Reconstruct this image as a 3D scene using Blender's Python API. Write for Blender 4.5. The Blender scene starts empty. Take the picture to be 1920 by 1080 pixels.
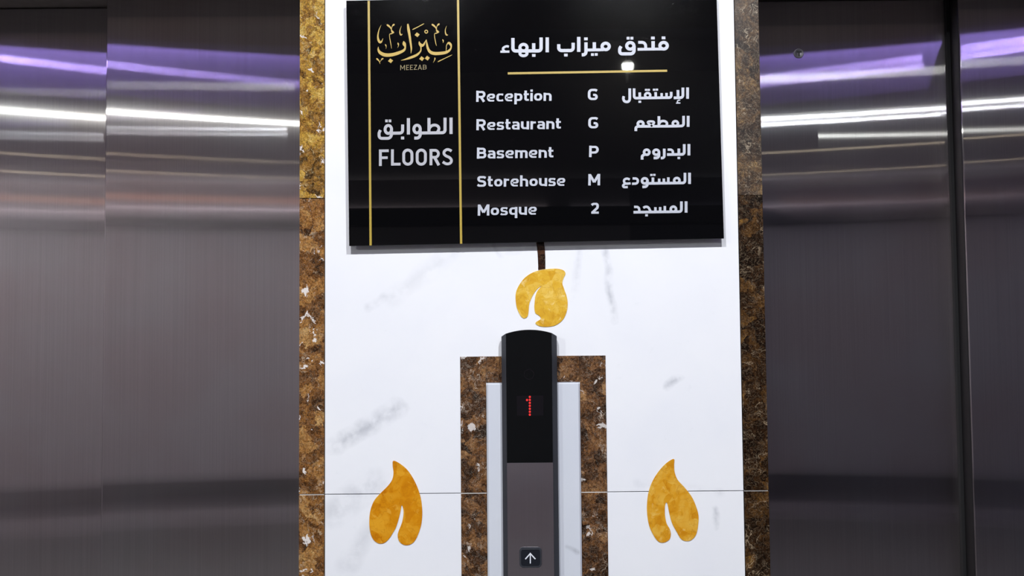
import bpy, bmesh, math
from mathutils import Vector, Matrix

# ------------------------------------------------------------------ camera, world, exposure
S = bpy.context.scene
COL = S.collection
S.view_settings.view_transform = 'Standard'
S.view_settings.look = 'None'
S.view_settings.exposure = 0.0
S.view_settings.gamma = 1.0
S.view_settings.use_curve_mapping = False
S.cycles.max_bounces = 8
S.cycles.sample_clamp_indirect = 4.0
S.cycles.use_denoising = True

FPX = 2000.0                    # focal length in pixels of a 1920 wide frame
DIST = 1.80                     # lens to marble face (the plane y = 0)
EYE = 1.50
PITCH, ROLL, YAW = 0.0530, -0.0087, 0.0
cam_data = bpy.data.cameras.new('camera')
cam_data.sensor_width = 36.0
cam_data.lens = FPX * 36.0 / 1920.0
cam_data.clip_start = 0.02
cam = bpy.data.objects.new('camera', cam_data)
COL.objects.link(cam)
M_CAM = (Matrix.Translation((0, -DIST, EYE)) @ Matrix.Rotation(YAW, 4, 'Z')
         @ Matrix.Rotation(math.pi / 2 + PITCH, 4, 'X') @ Matrix.Rotation(ROLL, 4, 'Z'))
cam.matrix_world = M_CAM
S.camera = cam

W = bpy.data.worlds.new('world')
S.world = W
W.use_nodes = True
W.node_tree.nodes['Background'].inputs[0].default_value = (0.5, 0.5, 0.6, 1)
W.node_tree.nodes['Background'].inputs[1].default_value = 0.03

PANEL_SPOT_W = 98.0             # wall-washer downlights over the marble pier
STRIP_L = 20.0                  # white lamps in the lobby ceiling
PURPLE_L = 10.5                  # violet cove strips
LOBBY_W = 212.0                 # broad lobby downlights
CEIL = 2.90


def at(px, py, Y=0.0):
    """metric (x, z) of the point of the plane y = Y that the photograph shows at a pixel"""
    d = M_CAM.to_3x3() @ Vector(((px - 960) / FPX, (540 - py) / FPX, -1.0))
    o = M_CAM.translation
    t = (Y - o.y) / d.y
    p = o + d * t
    return (p.x, p.z)


# ------------------------------------------------------------------ objects
def tag(o, label=None, cat=None, group=None, kind=None):
    if label: o['label'] = label
    if cat: o['category'] = cat
    if group: o['group'] = group
    if kind: o['kind'] = kind
    return o


def empty(name, loc, label, cat, group=None):
    o = bpy.data.objects.new(name, None)
    o.empty_display_size = 0.05
    COL.objects.link(o)
    o.location = loc
    return tag(o, label, cat, group)


def obj(name, bm, mat, parent=None, bevel=0.0, seg=2, smooth=False, solid=0.0, label=None):
    bmesh.ops.recalc_face_normals(bm, faces=bm.faces) if not solid else None
    me = bpy.data.meshes.new(name)
    bm.to_mesh(me)
    bm.free()
    me.materials.append(mat)
    if smooth:
        for p in me.polygons: p.use_smooth = True
    o = bpy.data.objects.new(name, me)
    COL.objects.link(o)
    if parent:
        o.parent = parent
        par = parent
        loc = Vector((0, 0, 0))
        while par:
            loc += par.location
            par = par.parent
        me.transform(Matrix.Translation(-loc))
    if bevel:
        m = o.modifiers.new('edge', 'BEVEL')
        m.width = bevel; m.segments = seg; m.limit_method = 'ANGLE'; m.angle_limit = 0.6
    if solid:
        m = o.modifiers.new('thick', 'SOLIDIFY')
        m.thickness = solid; m.offset = -1
    if label: o['label'] = label
    return o


def add_box(bm, x0, x1, y0, y1, z0, z1):
    vs = [bm.verts.new((x, y, z)) for x in (x0, x1) for y in (y0, y1) for z in (z0, z1)]
    for f in ((0, 1, 3, 2), (4, 6, 7, 5), (0, 4, 5, 1), (2, 3, 7, 6), (0, 2, 6, 4), (1, 5, 7, 3)):
        bm.faces.new([vs[i] for i in f])
    return bm


def box(*a):
    return add_box(bmesh.new(), *a)


def add_prism(bm, pts, y0, y1):
    """outline pts (x, z) extruded from y0 (front) to y1 (back)"""
    a = [bm.verts.new((x, y0, z)) for x, z in pts]
    b = [bm.verts.new((x, y1, z)) for x, z in pts]
    n = len(pts)
    bm.faces.new(a)
    bm.faces.new(list(reversed(b)))
    for i in range(n):
        j = (i + 1) % n
        bm.faces.new((a[j], a[i], b[i], b[j]))
    return bm


def prism(pts, y0, y1):
    return add_prism(bmesh.new(), pts, y0, y1)


def catmull(pts, n=6, closed=False):
    out = []
    N = len(pts)
    rng = range(N) if closed else range(N - 1)
    for i in rng:
        if closed:
            p0, p1, p2, p3 = (pts[(i + k - 1) % N] for k in range(4))
        else:
            p1, p2 = pts[i], pts[i + 1]
            p0 = pts[i - 1] if i else p1
            p3 = pts[i + 2] if i + 2 < N else p2
        for s in range(n):
            t = s / n
            out.append(tuple(0.5 * (2 * b + (c - a) * t + (2 * a - 5 * b + 4 * c - d) * t * t
                                    + (3 * b - a - 3 * c + d) * t ** 3)
                             for a, b, c, d in zip(p0, p1, p2, p3)))
    if not closed: out.append(tuple(pts[-1]))
    return out


def fillet(pts, r, n=6):
    """round the corners of an open polyline"""
    out = [pts[0]]
    for i in range(1, len(pts) - 1):
        p, a, b = Vector(pts[i]), Vector(pts[i - 1]), Vector(pts[i + 1])
        u, v = (a - p), (b - p)
        lu, lv = u.length, v.length
        if lu < 1e-9 or lv < 1e-9: continue
        u /= lu; v /= lv
        ang = math.acos(max(-1, min(1, u.dot(v))))
        if ang > math.pi - 0.05:
            out.append(tuple(p)); continue
        ku = 1.0 if i == 1 else 0.5
        kv = 1.0 if i == len(pts) - 2 else 0.5
        t = min(r / math.tan(ang / 2), lu * ku * 0.98, lv * kv * 0.98)
        A, B = p + u * t, p + v * t
        for k in range(n + 1):
            s = k / n
            # quadratic arc, close to a circle
            w = 0.5 + 0.5 * math.sin(ang / 2)
            w = math.sin(ang / 2)
            q = (A * (1 - s) ** 2 + p * (2 * s * (1 - s) * w) + B * s * s) / ((1 - s) ** 2 + 2 * s * (1 - s) * w + s * s)
            out.append(tuple(q))
    out.append(pts[-1])
    return out


class Ink:
    """flat lettering on a plane of constant y, collected into one mesh"""
    def __init__(self, Y):
        self.bm = bmesh.new(); self.Y = Y; self.k = 0

    def face(self, pts):
        y = self.Y - self.k * 4e-6
        a = sum(pts[i][0] * pts[(i + 1) % len(pts)][1] - pts[(i + 1) % len(pts)][0] * pts[i][1] for i in range(len(pts)))
        if a < 0: pts = pts[::-1]
        vs = [self.bm.verts.new((x, y, z)) for x, z in pts]
        self.bm.faces.new(vs)

    def stroke(self, pts, w, closed=False):
        """pts (x, z) metric, w one width or a width per point"""
        self.k += 1
        n = len(pts)
        ws = w if isinstance(w, (list, tuple)) else [w] * n
        L, R = [], []
        for i in range(n):
            if closed:
                a, b = Vector(pts[i - 1]), Vector(pts[(i + 1) % n])
                p = Vector(pts[i])
            else:
                p = Vector(pts[i])
                a = Vector(pts[i - 1]) if i else None
                b = Vector(pts[i + 1]) if i < n - 1 else None
            d1 = (p - a).normalized() if a is not None else None
            d2 = (b - p).normalized() if b is not None else None
            if d1 is None: d1 = d2
            if d2 is None: d2 = d1
            t = (d1 + d2)
            t = d2 if t.length < 1e-6 else t.normalized()
            nrm = Vector((-t.y, t.x))
            c = max(0.5, nrm.dot(Vector((-d1.y, d1.x))))
            h = ws[i] / 2 / c
            L.append(p + nrm * h); R.append(p - nrm * h)
        y = self.Y - self.k * 4e-6
        vl = [self.bm.verts.new((v.x, y, v.y)) for v in L]
        vr = [self.bm.verts.new((v.x, y, v.y)) for v in R]
        for i in range(n if closed else n - 1):
            j = (i + 1) % n
            self.bm.faces.new((vr[i], vr[j], vl[j], vl[i]))


# ------------------------------------------------------------------ materials
def nt(name):
    m = bpy.data.materials.new(name)
    m.use_nodes = True
    t = m.node_tree
    b = t.nodes['Principled BSDF']
    return m, t, b


def node(t, kind, **kw):
    n = t.nodes.new(kind)
    for k, v in kw.items():
        setattr(n, k, v)
    return n


def plain(name, col, rough=0.5, metal=0.0, spec=0.5, grain=0.0, gscale=60):
    m, t, b = nt(name)
    b.inputs['Base Color'].default_value = (*col, 1)
    b.inputs['Roughness'].default_value = rough
    b.inputs['Metallic'].default_value = metal
    b.inputs['Specular IOR Level'].default_value = spec
    if grain:
        tc = node(t, 'ShaderNodeTexCoord')
        nz = node(t, 'ShaderNodeTexNoise'); nz.inputs['Scale'].default_value = gscale
        nz.inputs['Detail'].default_value = 5
        t.links.new(tc.outputs['Object'], nz.inputs['Vector'])
        hs = node(t, 'ShaderNodeMixRGB', blend_type='MULTIPLY')
        hs.inputs['Fac'].default_value = grain
        hs.inputs['Color1'].default_value = (*col, 1)
        rp = node(t, 'ShaderNodeValToRGB')
        rp.color_ramp.elements[0].position = 0.3; rp.color_ramp.elements[0].color = (0.3, 0.3, 0.3, 1)
        rp.color_ramp.elements[1].position = 0.7
        t.links.new(nz.outputs['Fac'], rp.inputs['Fac'])
        t.links.new(rp.outputs['Color'], hs.inputs['Color2'])
        t.links.new(hs.outputs['Color'], b.inputs['Base Color'])
    return m


def glow(name, col, strength):
    m, t, b = nt(name)
    b.inputs['Base Color'].default_value = (0.01, 0.01, 0.01, 1)
    b.inputs['Emission Color'].default_value = (*col, 1)
    b.inputs['Emission Strength'].default_value = strength
    return m


def math_n(t, op, a, b=None, clamp=False):
    n = node(t, 'ShaderNodeMath', operation=op)
    n.use_clamp = clamp
    for i, v in enumerate((a, b)):
        if v is None: continue
        if hasattr(v, 'is_output'): t.links.new(v, n.inputs[i])
        else: n.inputs[i].default_value = v
    return n.outputs[0]


def ramp(t, fac, stops):
    r = node(t, 'ShaderNodeValToRGB')
    e = r.color_ramp.elements
    while len(e) < len(stops): e.new(0.5)
    for i, (p, c) in enumerate(stops):
        e[i].position = p
        e[i].color = (*c, 1) if not isinstance(c, (int, float)) else (c, c, c, 1)
    t.links.new(fac, r.inputs['Fac'])
    return r.outputs['Color']


def mix(t, fac, a, b, mode='MIX'):
    n = node(t, 'ShaderNodeMixRGB', blend_type=mode)
    for i, v in enumerate((fac, a, b)):
        if hasattr(v, 'is_output'): t.links.new(v, n.inputs[i])
        elif isinstance(v, (int, float)): n.inputs[i].default_value = v if i == 0 else (v, v, v, 1)
        else: n.inputs[i].default_value = (*v, 1)
    return n.outputs[0]


def noise(t, vec, scale, detail=4, dist=0.0, rough=0.5):
    n = node(t, 'ShaderNodeTexNoise')
    n.inputs['Scale'].default_value = scale
    n.inputs['Detail'].default_value = detail
    n.inputs['Distortion'].default_value = dist
    n.inputs['Roughness'].default_value = rough
    t.links.new(vec, n.inputs['Vector'])
    return n


def mapping(t, loc=(0, 0, 0), rot=(0, 0, 0), scale=(1, 1, 1)):
    tc = node(t, 'ShaderNodeTexCoord')
    m = node(t, 'ShaderNodeMapping')
    m.inputs['Location'].default_value = loc
    m.inputs['Rotation'].default_value = rot
    m.inputs['Scale'].default_value = scale
    t.links.new(tc.outputs['Object'], m.inputs['Vector'])
    return m.outputs['Vector']


def warp(t, vec, scale, amount):
    n = noise(t, vec, scale, 3)
    v = node(t, 'ShaderNodeVectorMath', operation='MULTIPLY_ADD')
    t.links.new(n.outputs['Color'], v.inputs[0])
    v.inputs[1].default_value = (amount,) * 3
    t.links.new(vec, v.inputs[2])
    return v.outputs[0]


def white_marble(name, col, veins):
    m, t, b = nt(name)
    vec = mapping(t)
    wv = warp(t, vec, 26, 0.016)
    soft = noise(t, wv, 7, 6, 0.4)
    c = mix(t, 1.0, col, ramp(t, soft.outputs['Fac'], [(0.30, (0.965, 0.97, 0.985)), (0.6, (1, 1, 1))]), 'MULTIPLY')
    speck = noise(t, wv, 30, 8, 0.3, 0.6)
    c = mix(t, ramp(t, speck.outputs['Fac'], [(0.66, 0.0), (0.76, 0.16)]), c, (0.55, 0.57, 0.62))
    broken = ramp(t, noise(t, vec, 34, 5).outputs['Fac'], [(0.40, 0.15), (0.60, 1.0)])
    for (a, e, wdt, amt) in veins:
        ax, az = a; ex, ez = e
        ab = Vector((ex - ax, ez - az)); L2 = ab.length_squared
        sep = node(t, 'ShaderNodeSeparateXYZ'); t.links.new(wv, sep.inputs[0])
        dx = math_n(t, 'SUBTRACT', sep.outputs['X'], ax + 0.008)
        dz = math_n(t, 'SUBTRACT', sep.outputs['Z'], az + 0.008)
        k = math_n(t, 'ADD', math_n(t, 'MULTIPLY', dx, ab.x / L2), math_n(t, 'MULTIPLY', dz, ab.y / L2), clamp=True)
        qx = math_n(t, 'SUBTRACT', dx, math_n(t, 'MULTIPLY', k, ab.x))
        qz = math_n(t, 'SUBTRACT', dz, math_n(t, 'MULTIPLY', k, ab.y))
        d = math_n(t, 'SQRT', math_n(t, 'ADD', math_n(t, 'MULTIPLY', qx, qx), math_n(t, 'MULTIPLY', qz, qz)))
        f = math_n(t, 'SUBTRACT', 1.0, math_n(t, 'DIVIDE', d, wdt), clamp=True)
        f = math_n(t, 'MULTIPLY', math_n(t, 'MULTIPLY', f, broken), amt * 1.5, clamp=True)
        c = mix(t, f, c, (0.36, 0.38, 0.43))
    t.links.new(c, b.inputs['Base Color'])
    b.inputs['Roughness'].default_value = 0.22
    b.inputs['Specular IOR Level'].default_value = 0.35
    return m


def brown_stone(name, stops, vein, vein_amt, white_amt, seed, scale=60, wpos=0.66, rough=0.14):
    m, t, b = nt(name)
    vec = mapping(t, loc=(seed * 1.7, seed * 0.3, seed * 2.3))
    wv = warp(t, warp(t, vec, scale * 0.5, 0.028), scale * 2.6, 0.012)
    cell = node(t, 'ShaderNodeTexVoronoi'); cell.inputs['Scale'].default_value = scale * 0.75
    t.links.new(wv, cell.inputs['Vector'])
    sep = node(t, 'ShaderNodeSeparateColor'); t.links.new(cell.outputs['Color'], sep.inputs[0])
    n1 = noise(t, wv, scale * 0.8, 9, 1.6, 0.66)
    tone = math_n(t, 'ADD', math_n(t, 'MULTIPLY', n1.outputs['Fac'], 0.76), math_n(t, 'MULTIPLY', sep.outputs[0], 0.24))
    c = ramp(t, tone, stops)
    grit = noise(t, vec, scale * 5, 7, 1.0, 0.75)
    c = mix(t, 0.85, c, ramp(t, grit.outputs['Fac'], [(0.38, 0.15), (0.5, 0.9), (0.63, 1.65)]), 'MULTIPLY')
    gate = ramp(t, noise(t, vec, scale * 0.55, 3).outputs['Fac'], [(0.46, 0.0), (0.62, 1.0)])
    v0 = noise(t, wv, scale * 0.62, 4, 0.8, 0.55)
    f0 = ramp(t, v0.outputs['Fac'], [(0.484, 0.0), (0.498, 1.0), (0.502, 1.0), (0.516, 0.0)])
    c = mix(t, math_n(t, 'MULTIPLY', math_n(t, 'MULTIPLY', f0, gate), vein_amt), c, vein)
    v2 = noise(t, warp(t, vec, scale * 1.5, 0.01), scale * 1.9, 5, 1.2, 0.6)
    f2 = ramp(t, v2.outputs['Fac'], [(0.486, 0.0), (0.499, 1.0), (0.501, 1.0), (0.514, 0.0)])
    c = mix(t, math_n(t, 'MULTIPLY', f2, vein_amt * 0.5), c, vein)
    if white_amt:
        n2 = noise(t, wv, scale * 0.7, 5, 0.6, 0.55)
        f3 = math_n(t, 'MULTIPLY', ramp(t, n2.outputs['Fac'], [(wpos, 0.0), (wpos + 0.025, 1.0)]), white_amt)
        c = mix(t, f3, c, (0.75, 0.71, 0.68))
    t.links.new(c, b.inputs['Base Color'])
    b.inputs['Roughness'].default_value = rough
    b.inputs['Specular IOR Level'].default_value = 0.3
    return m


def yellow_stone(name, lo, mid, hi, seed):
    m, t, b = nt(name)
    vec = mapping(t, loc=(seed, seed * 2, seed * 3))
    wv = warp(t, vec, 60, 0.014)
    cell = node(t, 'ShaderNodeTexVoronoi'); cell.inputs['Scale'].default_value = 48
    t.links.new(wv, cell.inputs['Vector'])
    sep = node(t, 'ShaderNodeSeparateColor'); t.links.new(cell.outputs['Color'], sep.inputs[0])
    tone = math_n(t, 'ADD', math_n(t, 'MULTIPLY', noise(t, wv, 34, 6, 1.4).outputs['Fac'], 0.72), math_n(t, 'MULTIPLY', sep.outputs[0], 0.28))
    c = ramp(t, tone, [(0.30, lo), (0.5, mid), (0.70, hi)])
    v0 = noise(t, wv, 46, 4, 1.0)
    c = mix(t, ramp(t, v0.outputs['Fac'], [(0.482, 0.0), (0.5, 0.30), (0.518, 0.0)]), c, (lo[0] * 0.6, lo[1] * 0.45, lo[2] * 0.5))
    v2 = noise(t, wv, 75, 5, 0.8)
    c = mix(t, ramp(t, v2.outputs['Fac'], [(0.62, 0.0), (0.70, 0.55)]), c, (min(1, hi[0] * 1.08), hi[1] * 1.25, hi[2] * 2.5))
    t.links.new(c, b.inputs['Base Color'])
    b.inputs['Roughness'].default_value = 0.25
    b.inputs['Specular IOR Level'].default_value = 0.15
    return m


def brushed_steel(name, col, fine, soft, wide, share, grain=0.10):
    """hairline steel: narrow up and down, wide sideways; a second, softer lobe adds the haze round a streak"""
    m = bpy.data.materials.new(name)
    m.use_nodes = True
    t = m.node_tree
    t.nodes.clear()
    out = node(t, 'ShaderNodeOutputMaterial')
    tg = node(t, 'ShaderNodeCombineXYZ'); tg.inputs[2].default_value = 1
    vec = mapping(t, scale=(420, 1, 2.2))
    n = noise(t, vec, 1.0, 4)
    c = mix(t, grain, col, ramp(t, n.outputs['Fac'], [(0.3, 0.25), (0.7, 1.0)]), 'MULTIPLY')
    blot = noise(t, mapping(t), 5, 4)
    c = mix(t, 0.22, c, ramp(t, blot.outputs['Fac'], [(0.38, (0.85, 0.62, 0.58)), (0.6, (1, 1, 1))]), 'MULTIPLY')
    gs = []
    for lo in (fine, soft):
        g_ = node(t, 'ShaderNodeBsdfAnisotropic')
        mid = math.sqrt(lo * wide)
        g_.inputs['Roughness'].default_value = math.sqrt(mid)
        g_.inputs['Anisotropy'].default_value = 1 - lo / mid
        t.links.new(tg.outputs[0], g_.inputs['Tangent'])
        t.links.new(c, g_.inputs['Color'])
        gs.append(g_)
    ms = node(t, 'ShaderNodeMixShader'); ms.inputs[0].default_value = share
    t.links.new(gs[0].outputs[0], ms.inputs[1]); t.links.new(gs[1].outputs[0], ms.inputs[2])
    t.links.new(ms.outputs[0], out.inputs[0])
    return m


def black_acrylic(name):
    m, t, b = nt(name)
    b.inputs['Base Color'].default_value = (0.002, 0.002, 0.0025, 1)
    b.inputs['Roughness'].default_value = 0.10
    b.inputs['Specular IOR Level'].default_value = 0.016
    b.inputs['Coat Weight'].default_value = 0.5
    b.inputs['Coat Roughness'].default_value = 0.015
    n = noise(t, mapping(t), 700, 2, 0.3)
    bp = node(t, 'ShaderNodeBump'); bp.inputs['Strength'].default_value = 0.35; bp.inputs['Distance'].default_value = 0.0004
    t.links.new(n.outputs['Fac'], bp.inputs['Height'])
    t.links.new(bp.outputs['Normal'], b.inputs['Normal'])
    return m


P = {}
VEINS = [  # (start, end, half width, strength) of the grey veins in the marble
    (at(630, 835), at(745, 765), 0.020, 0.42), (at(625, 960), at(700, 905), 0.030, 0.26),
    (at(700, 990), at(650, 1060), 0.022, 0.20),
    (at(1135, 470), at(1152, 600), 0.009, 0.40), (at(1085, 470), at(1080, 545), 0.008, 0.22),
    (at(1250, 722), at(1275, 708), 0.009, 0.45), (at(925, 458), at(940, 480), 0.006, 0.35),
    (at(690, 575), at(718, 560), 0.010, 0.22), (at(1340, 955), at(1342, 985), 0.007, 0.4),
    (at(955, 470), at(1000, 466), 0.008, 0.2), (at(1195, 905), at(1350, 925), 0.010, 0.14),
    (at(735, 560), at(850, 470), 0.020, 0.12), (at(1060, 1025), at(1085, 1033), 0.005, 0.6),
]
P['marble'] = white_marble('white_marble', (0.83, 0.845, 0.885), VEINS)
P['plinth'] = white_marble('plinth_marble', (0.62, 0.65, 0.72), VEINS[-1:])
P['grout'] = plain('grey_grout', (0.42, 0.40, 0.37), 0.9, grain=0.3)
P['joint'] = plain('pale_joint', (0.75, 0.73, 0.70), 0.8, grain=0.3)
P['stone_left'] = brown_stone('tan_brown_stone', [(0.32, (0.035, 0.014, 0.005)), (0.46, (0.16, 0.066, 0.018)), (0.58, (0.29, 0.135, 0.035)), (0.75, (0.45, 0.28, 0.11))],
                              (0.62, 0.5, 0.35), 0.55, 0.9, 3.1, 62, 0.625)
P['stone_left_glow'] = brown_stone('glow_tinted_brown_stone', [(0.32, (0.045, 0.022, 0.006)), (0.45, (0.24, 0.115, 0.022)), (0.57, (0.42, 0.25, 0.04)), (0.75, (0.56, 0.42, 0.15))],
                              (0.70, 0.6, 0.35), 0.5, 0.85, 7.7, 62, 0.62)  # upper left border: golden glow of reflected light mixed into the stone colours
P['stone_right'] = brown_stone('dark_brown_stone', [(0.34, (0.008, 0.004, 0.002)), (0.5, (0.026, 0.012, 0.005)), (0.64, (0.085, 0.040, 0.012)), (0.76, (0.24, 0.13, 0.025))],
                               (0.50, 0.38, 0.25), 0.5, 0.0, 12.4, 52)
P['stone_taupe'] = brown_stone('taupe_brown_stone', [(0.34, (0.010, 0.0055, 0.003)), (0.5, (0.036, 0.019, 0.010)), (0.62, (0.09, 0.050, 0.022)), (0.76, (0.28, 0.18, 0.07))],
                               (0.62, 0.52, 0.38), 0.6, 0.0, 15.4, 52, rough=0.3)
P['stone_frame'] = brown_stone('mottled_brown_stone', [(0.34, (0.016, 0.008, 0.004)), (0.47, (0.060, 0.027, 0.012)), (0.58, (0.15, 0.068, 0.025)), (0.74, (0.30, 0.165, 0.07))],
                               (0.60, 0.50, 0.40), 0.6, 0.7, 21.9, 66, 0.665)
P['stone_stem'] = brown_stone('dark_stem_stone', [(0.30, (0.012, 0.005, 0.003)), (0.5, (0.030, 0.011, 0.006)), (0.66, (0.055, 0.022, 0.010)), (0.80, (0.09, 0.04, 0.015))],
                              (0.30, 0.2, 0.12), 0.3, 0.0, 18.2, 52)
P['yellow_orange'] = yellow_stone('orange_yellow_stone', (0.52, 0.175, 0.004), (0.61, 0.24, 0.006), (0.70, 0.33, 0.02), 1.3)
P['yellow_gold'] = yellow_stone('golden_yellow_stone', (0.55, 0.22, 0.008), (0.65, 0.31, 0.018), (0.71, 0.41, 0.06), 4.1)
P['yellow_pale'] = yellow_stone('pale_yellow_stone', (0.60, 0.31, 0.02), (0.70, 0.42, 0.04), (0.78, 0.54, 0.12), 9.2)
P['steel'] = brushed_steel('brushed_steel', (0.66, 0.64, 0.66), 0.0005, 0.006, 0.22, 0.13, 0.14)
P['steel_edge'] = plain('dark_steel_edge', (0.05, 0.047, 0.05), 0.35, 0.8)
P['steel_plate'] = brushed_steel('satin_steel_plate', (0.86, 0.82, 0.87), 0.02, 0.06, 0.3, 0.5, 0.04)
P['soffit'] = plain('dark_soffit', (0.26, 0.23, 0.21), 0.6, grain=0.3)
P['acrylic'] = black_acrylic('black_acrylic')
P['acrylic_edge'] = plain('acrylic_edge', (0.01, 0.02, 0.016), 0.15)
P['gold'] = plain('gold_vinyl', (0.40, 0.28, 0.025), 0.45, grain=0.1, gscale=200)
P['gold_logo'] = plain('gold_print', (0.44, 0.29, 0.02), 0.45, grain=0.1, gscale=200)
P['gold_dim'] = plain('dull_gold_print', (0.21, 0.165, 0.06), 0.5, grain=0.1, gscale=200)
P['white_print'] = plain('white_print', (0.46, 0.49, 0.56), 0.5, grain=0.05, gscale=200)
P['grey_print'] = plain('grey_print', (0.39, 0.40, 0.44), 0.5, grain=0.05, gscale=200)
P['housing'] = plain('charcoal_plastic', (0.022, 0.025, 0.034), 0.42, grain=0.1, gscale=300)
P['glass_black'] = plain('black_glass', (0.003, 0.0035, 0.004), 0.06, spec=0.25, grain=0.05)
P['button'] = plain('button_plastic', (0.008, 0.010, 0.016), 0.3, grain=0.05)
P['button_rim'] = plain('button_rim', (0.03, 0.033, 0.042), 0.35, grain=0.05)
P['arrow'] = plain('arrow_white', (0.75, 0.78, 0.85), 0.5, grain=0.05)
P['led_red'] = glow('red_led', (1.0, 0.012, 0.008), 0.85)
P['window_tint'] = plain('tinted_window', (0.007, 0.006, 0.008), 0.10, spec=0.2, grain=0.05)
P['spacer'] = plain('steel_spacer', (0.5, 0.5, 0.5), 0.3, 1.0, grain=0.05)
P['lock'] = plain('dull_chrome', (0.10, 0.095, 0.11), 0.5, 0.6, grain=0.1, gscale=900)
P['slot'] = plain('black_slot', (0.002, 0.002, 0.003), 0.8)
P['lobby_pale'] = plain('beige_plaster', (0.43, 0.378, 0.408), 0.7, grain=0.15, gscale=2)
P['lobby_dark'] = plain('dark_panelling', (0.105, 0.096, 0.13), 0.6, grain=0.25, gscale=3)
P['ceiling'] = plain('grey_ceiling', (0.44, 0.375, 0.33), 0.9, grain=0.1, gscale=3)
P['ceiling_far'] = plain('white_ceiling', (0.80, 0.77, 0.79), 0.9, grain=0.1, gscale=3)
P['cove'] = plain('cove_white', (0.55, 0.53, 0.60), 0.8, grain=0.05)
P['floor'] = plain('grey_floor_stone', (0.20, 0.19, 0.19), 0.35, grain=0.3, gscale=6)
P['rail'] = plain('charcoal_rail', (0.02, 0.021, 0.027), 0.6, grain=0.2)
P['lamp_white'] = glow('lamp_white', (0.95, 1.0, 0.90), STRIP_L)
P['lamp_cool'] = glow('lamp_cool', (0.95, 1.0, 0.93), STRIP_L * 4)
P['lamp_violet'] = glow('lamp_violet', (0.42, 0.30, 1.0), PURPLE_L)
P['lamp_violet_bright'] = glow('lamp_violet_bright', (0.50, 0.38, 1.0), PURPLE_L * 22)
P['lamp_warm'] = glow('lamp_warm', (1.0, 0.86, 0.6), 12.0)
P['lamp_orange'] = glow('lamp_orange', (1.0, 0.45, 0.25), 1.3)
P['fill_rail'] = glow('fill_rail', (1.0, 0.95, 0.95), 11.0)  # added fill on the back rail, lifts the far ceiling
P['fill_rail_dim'] = glow('fill_rail_dim', (0.9, 0.92, 1.0), 4.5)
P['fixture'] = plain('fixture_white', (0.5, 0.5, 0.5), 0.5, grain=0.05)

# ------------------------------------------------------------------ the setting
XL0, XL1 = at(561.3, 540)[0], at(608.8, 540)[0]      # left brown trim
XR0, XR1 = at(1387, 540)[0], at(1433.2, 540)[0]      # right brown trim
Z_JOINT = at(960, 924)[1]
Z_HEAD = at(380, -6, 0.12)[1]
Y_NEAR, Y_FAR = 0.120, 0.166                          # the two door leaves' faces
ROOM_X, ROOM_Y, BACK = 4.2, -7.2, 0.45


def struct(name, bm, mat, parent=None, **kw):
    o = obj(name, bm, mat, parent, **kw)
    if parent is None: o['kind'] = 'structure'
    return o


g = 0.0006
# marble pier: two slabs over a grout bed, a hairline joint between them
bm = box(XL0, XR1, 0.018, BACK, 0.0, CEIL)
struct('wall_front_core', bm, P['grout'])
bm = box(XL1 + g, XR0 - g, 0.0, 0.0178, Z_JOINT + g, CEIL)
struct('wall_front_upper', bm, P['marble'], bevel=0.0004)
bm = box(XL1 + g, XR0 - g, 0.0, 0.0178, 0.0, Z_JOINT - g)
struct('wall_front_lower', bm, P['marble'], bevel=0.0004)
# brown borders, three pieces each
zl = at(585, 372)[1]
zr = at(1410, 366)[1]
for n, (x0, x1, z0, z1, m) in enumerate((
        (XL0, XL1 - g, zl + g, CEIL, 'stone_left_glow'), (XL0, XL1 - g, Z_JOINT + g * 1.6, zl - g * 0.6, 'stone_left'),
        (XL0, XL1 - g, 0.0, Z_JOINT - g * 1.6, 'stone_left'),
        (XR0 + g, XR1, zr + g * 0.4, CEIL, 'stone_taupe'), (XR0 + g, XR1, Z_JOINT + g * 1.4, zr - g * 0.4, 'stone_right'),
        (XR0 + g, XR1, 0.0, Z_JOINT - g * 1.4, 'stone_right'))):
    struct('trim_%d' % (n + 1), box(x0, x1, -0.001, 0.0178, z0, z1), P[m], bevel=0.0005)
struct('trim_7', box(XL0 + 0.001, XL1 - 0.001, 0.0006, 0.0178, Z_JOINT - 0.002, Z_JOINT + 0.002), P['joint'])
struct('trim_8', box(XR0 + 0.001, XR1 - 0.001, 0.0006, 0.0178, Z_JOINT - 0.002, Z_JOINT + 0.002), P['joint'])
# wall over and beside the two lifts
struct('wall_front_left', box(-2.6, XL0 - 0.0005, 0.0, BACK, Z_HEAD, CEIL), P['soffit'])
struct('wall_front_right', box(XR1 + 0.0005, 2.6, 0.0, BACK, Z_HEAD, CEIL), P['soffit'])
struct('wall_left_return', box(-ROOM_X, -1.6, 0.0, BACK, 0.0, CEIL) , P['lobby_pale'])
struct('wall_right_return', box(1.6, ROOM_X, 0.0, BACK, 0.0, CEIL), P['lobby_dark'])

# ---- lift doors: two overlapping brushed leaves each
xs_l = at(194, 540, Y_NEAR)[0]
xs_r = at(1813, 540, Y_NEAR)[0]


def leaf(name, x0, x1, y, parent, tilt=0.0):
    o = obj(name, box(x0, x1, y, y + 0.030, 0.004, Z_HEAD - 0.002), P['steel'], parent, bevel=0.0022, seg=3)
    o.rotation_euler.x = tilt
    return o


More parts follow.
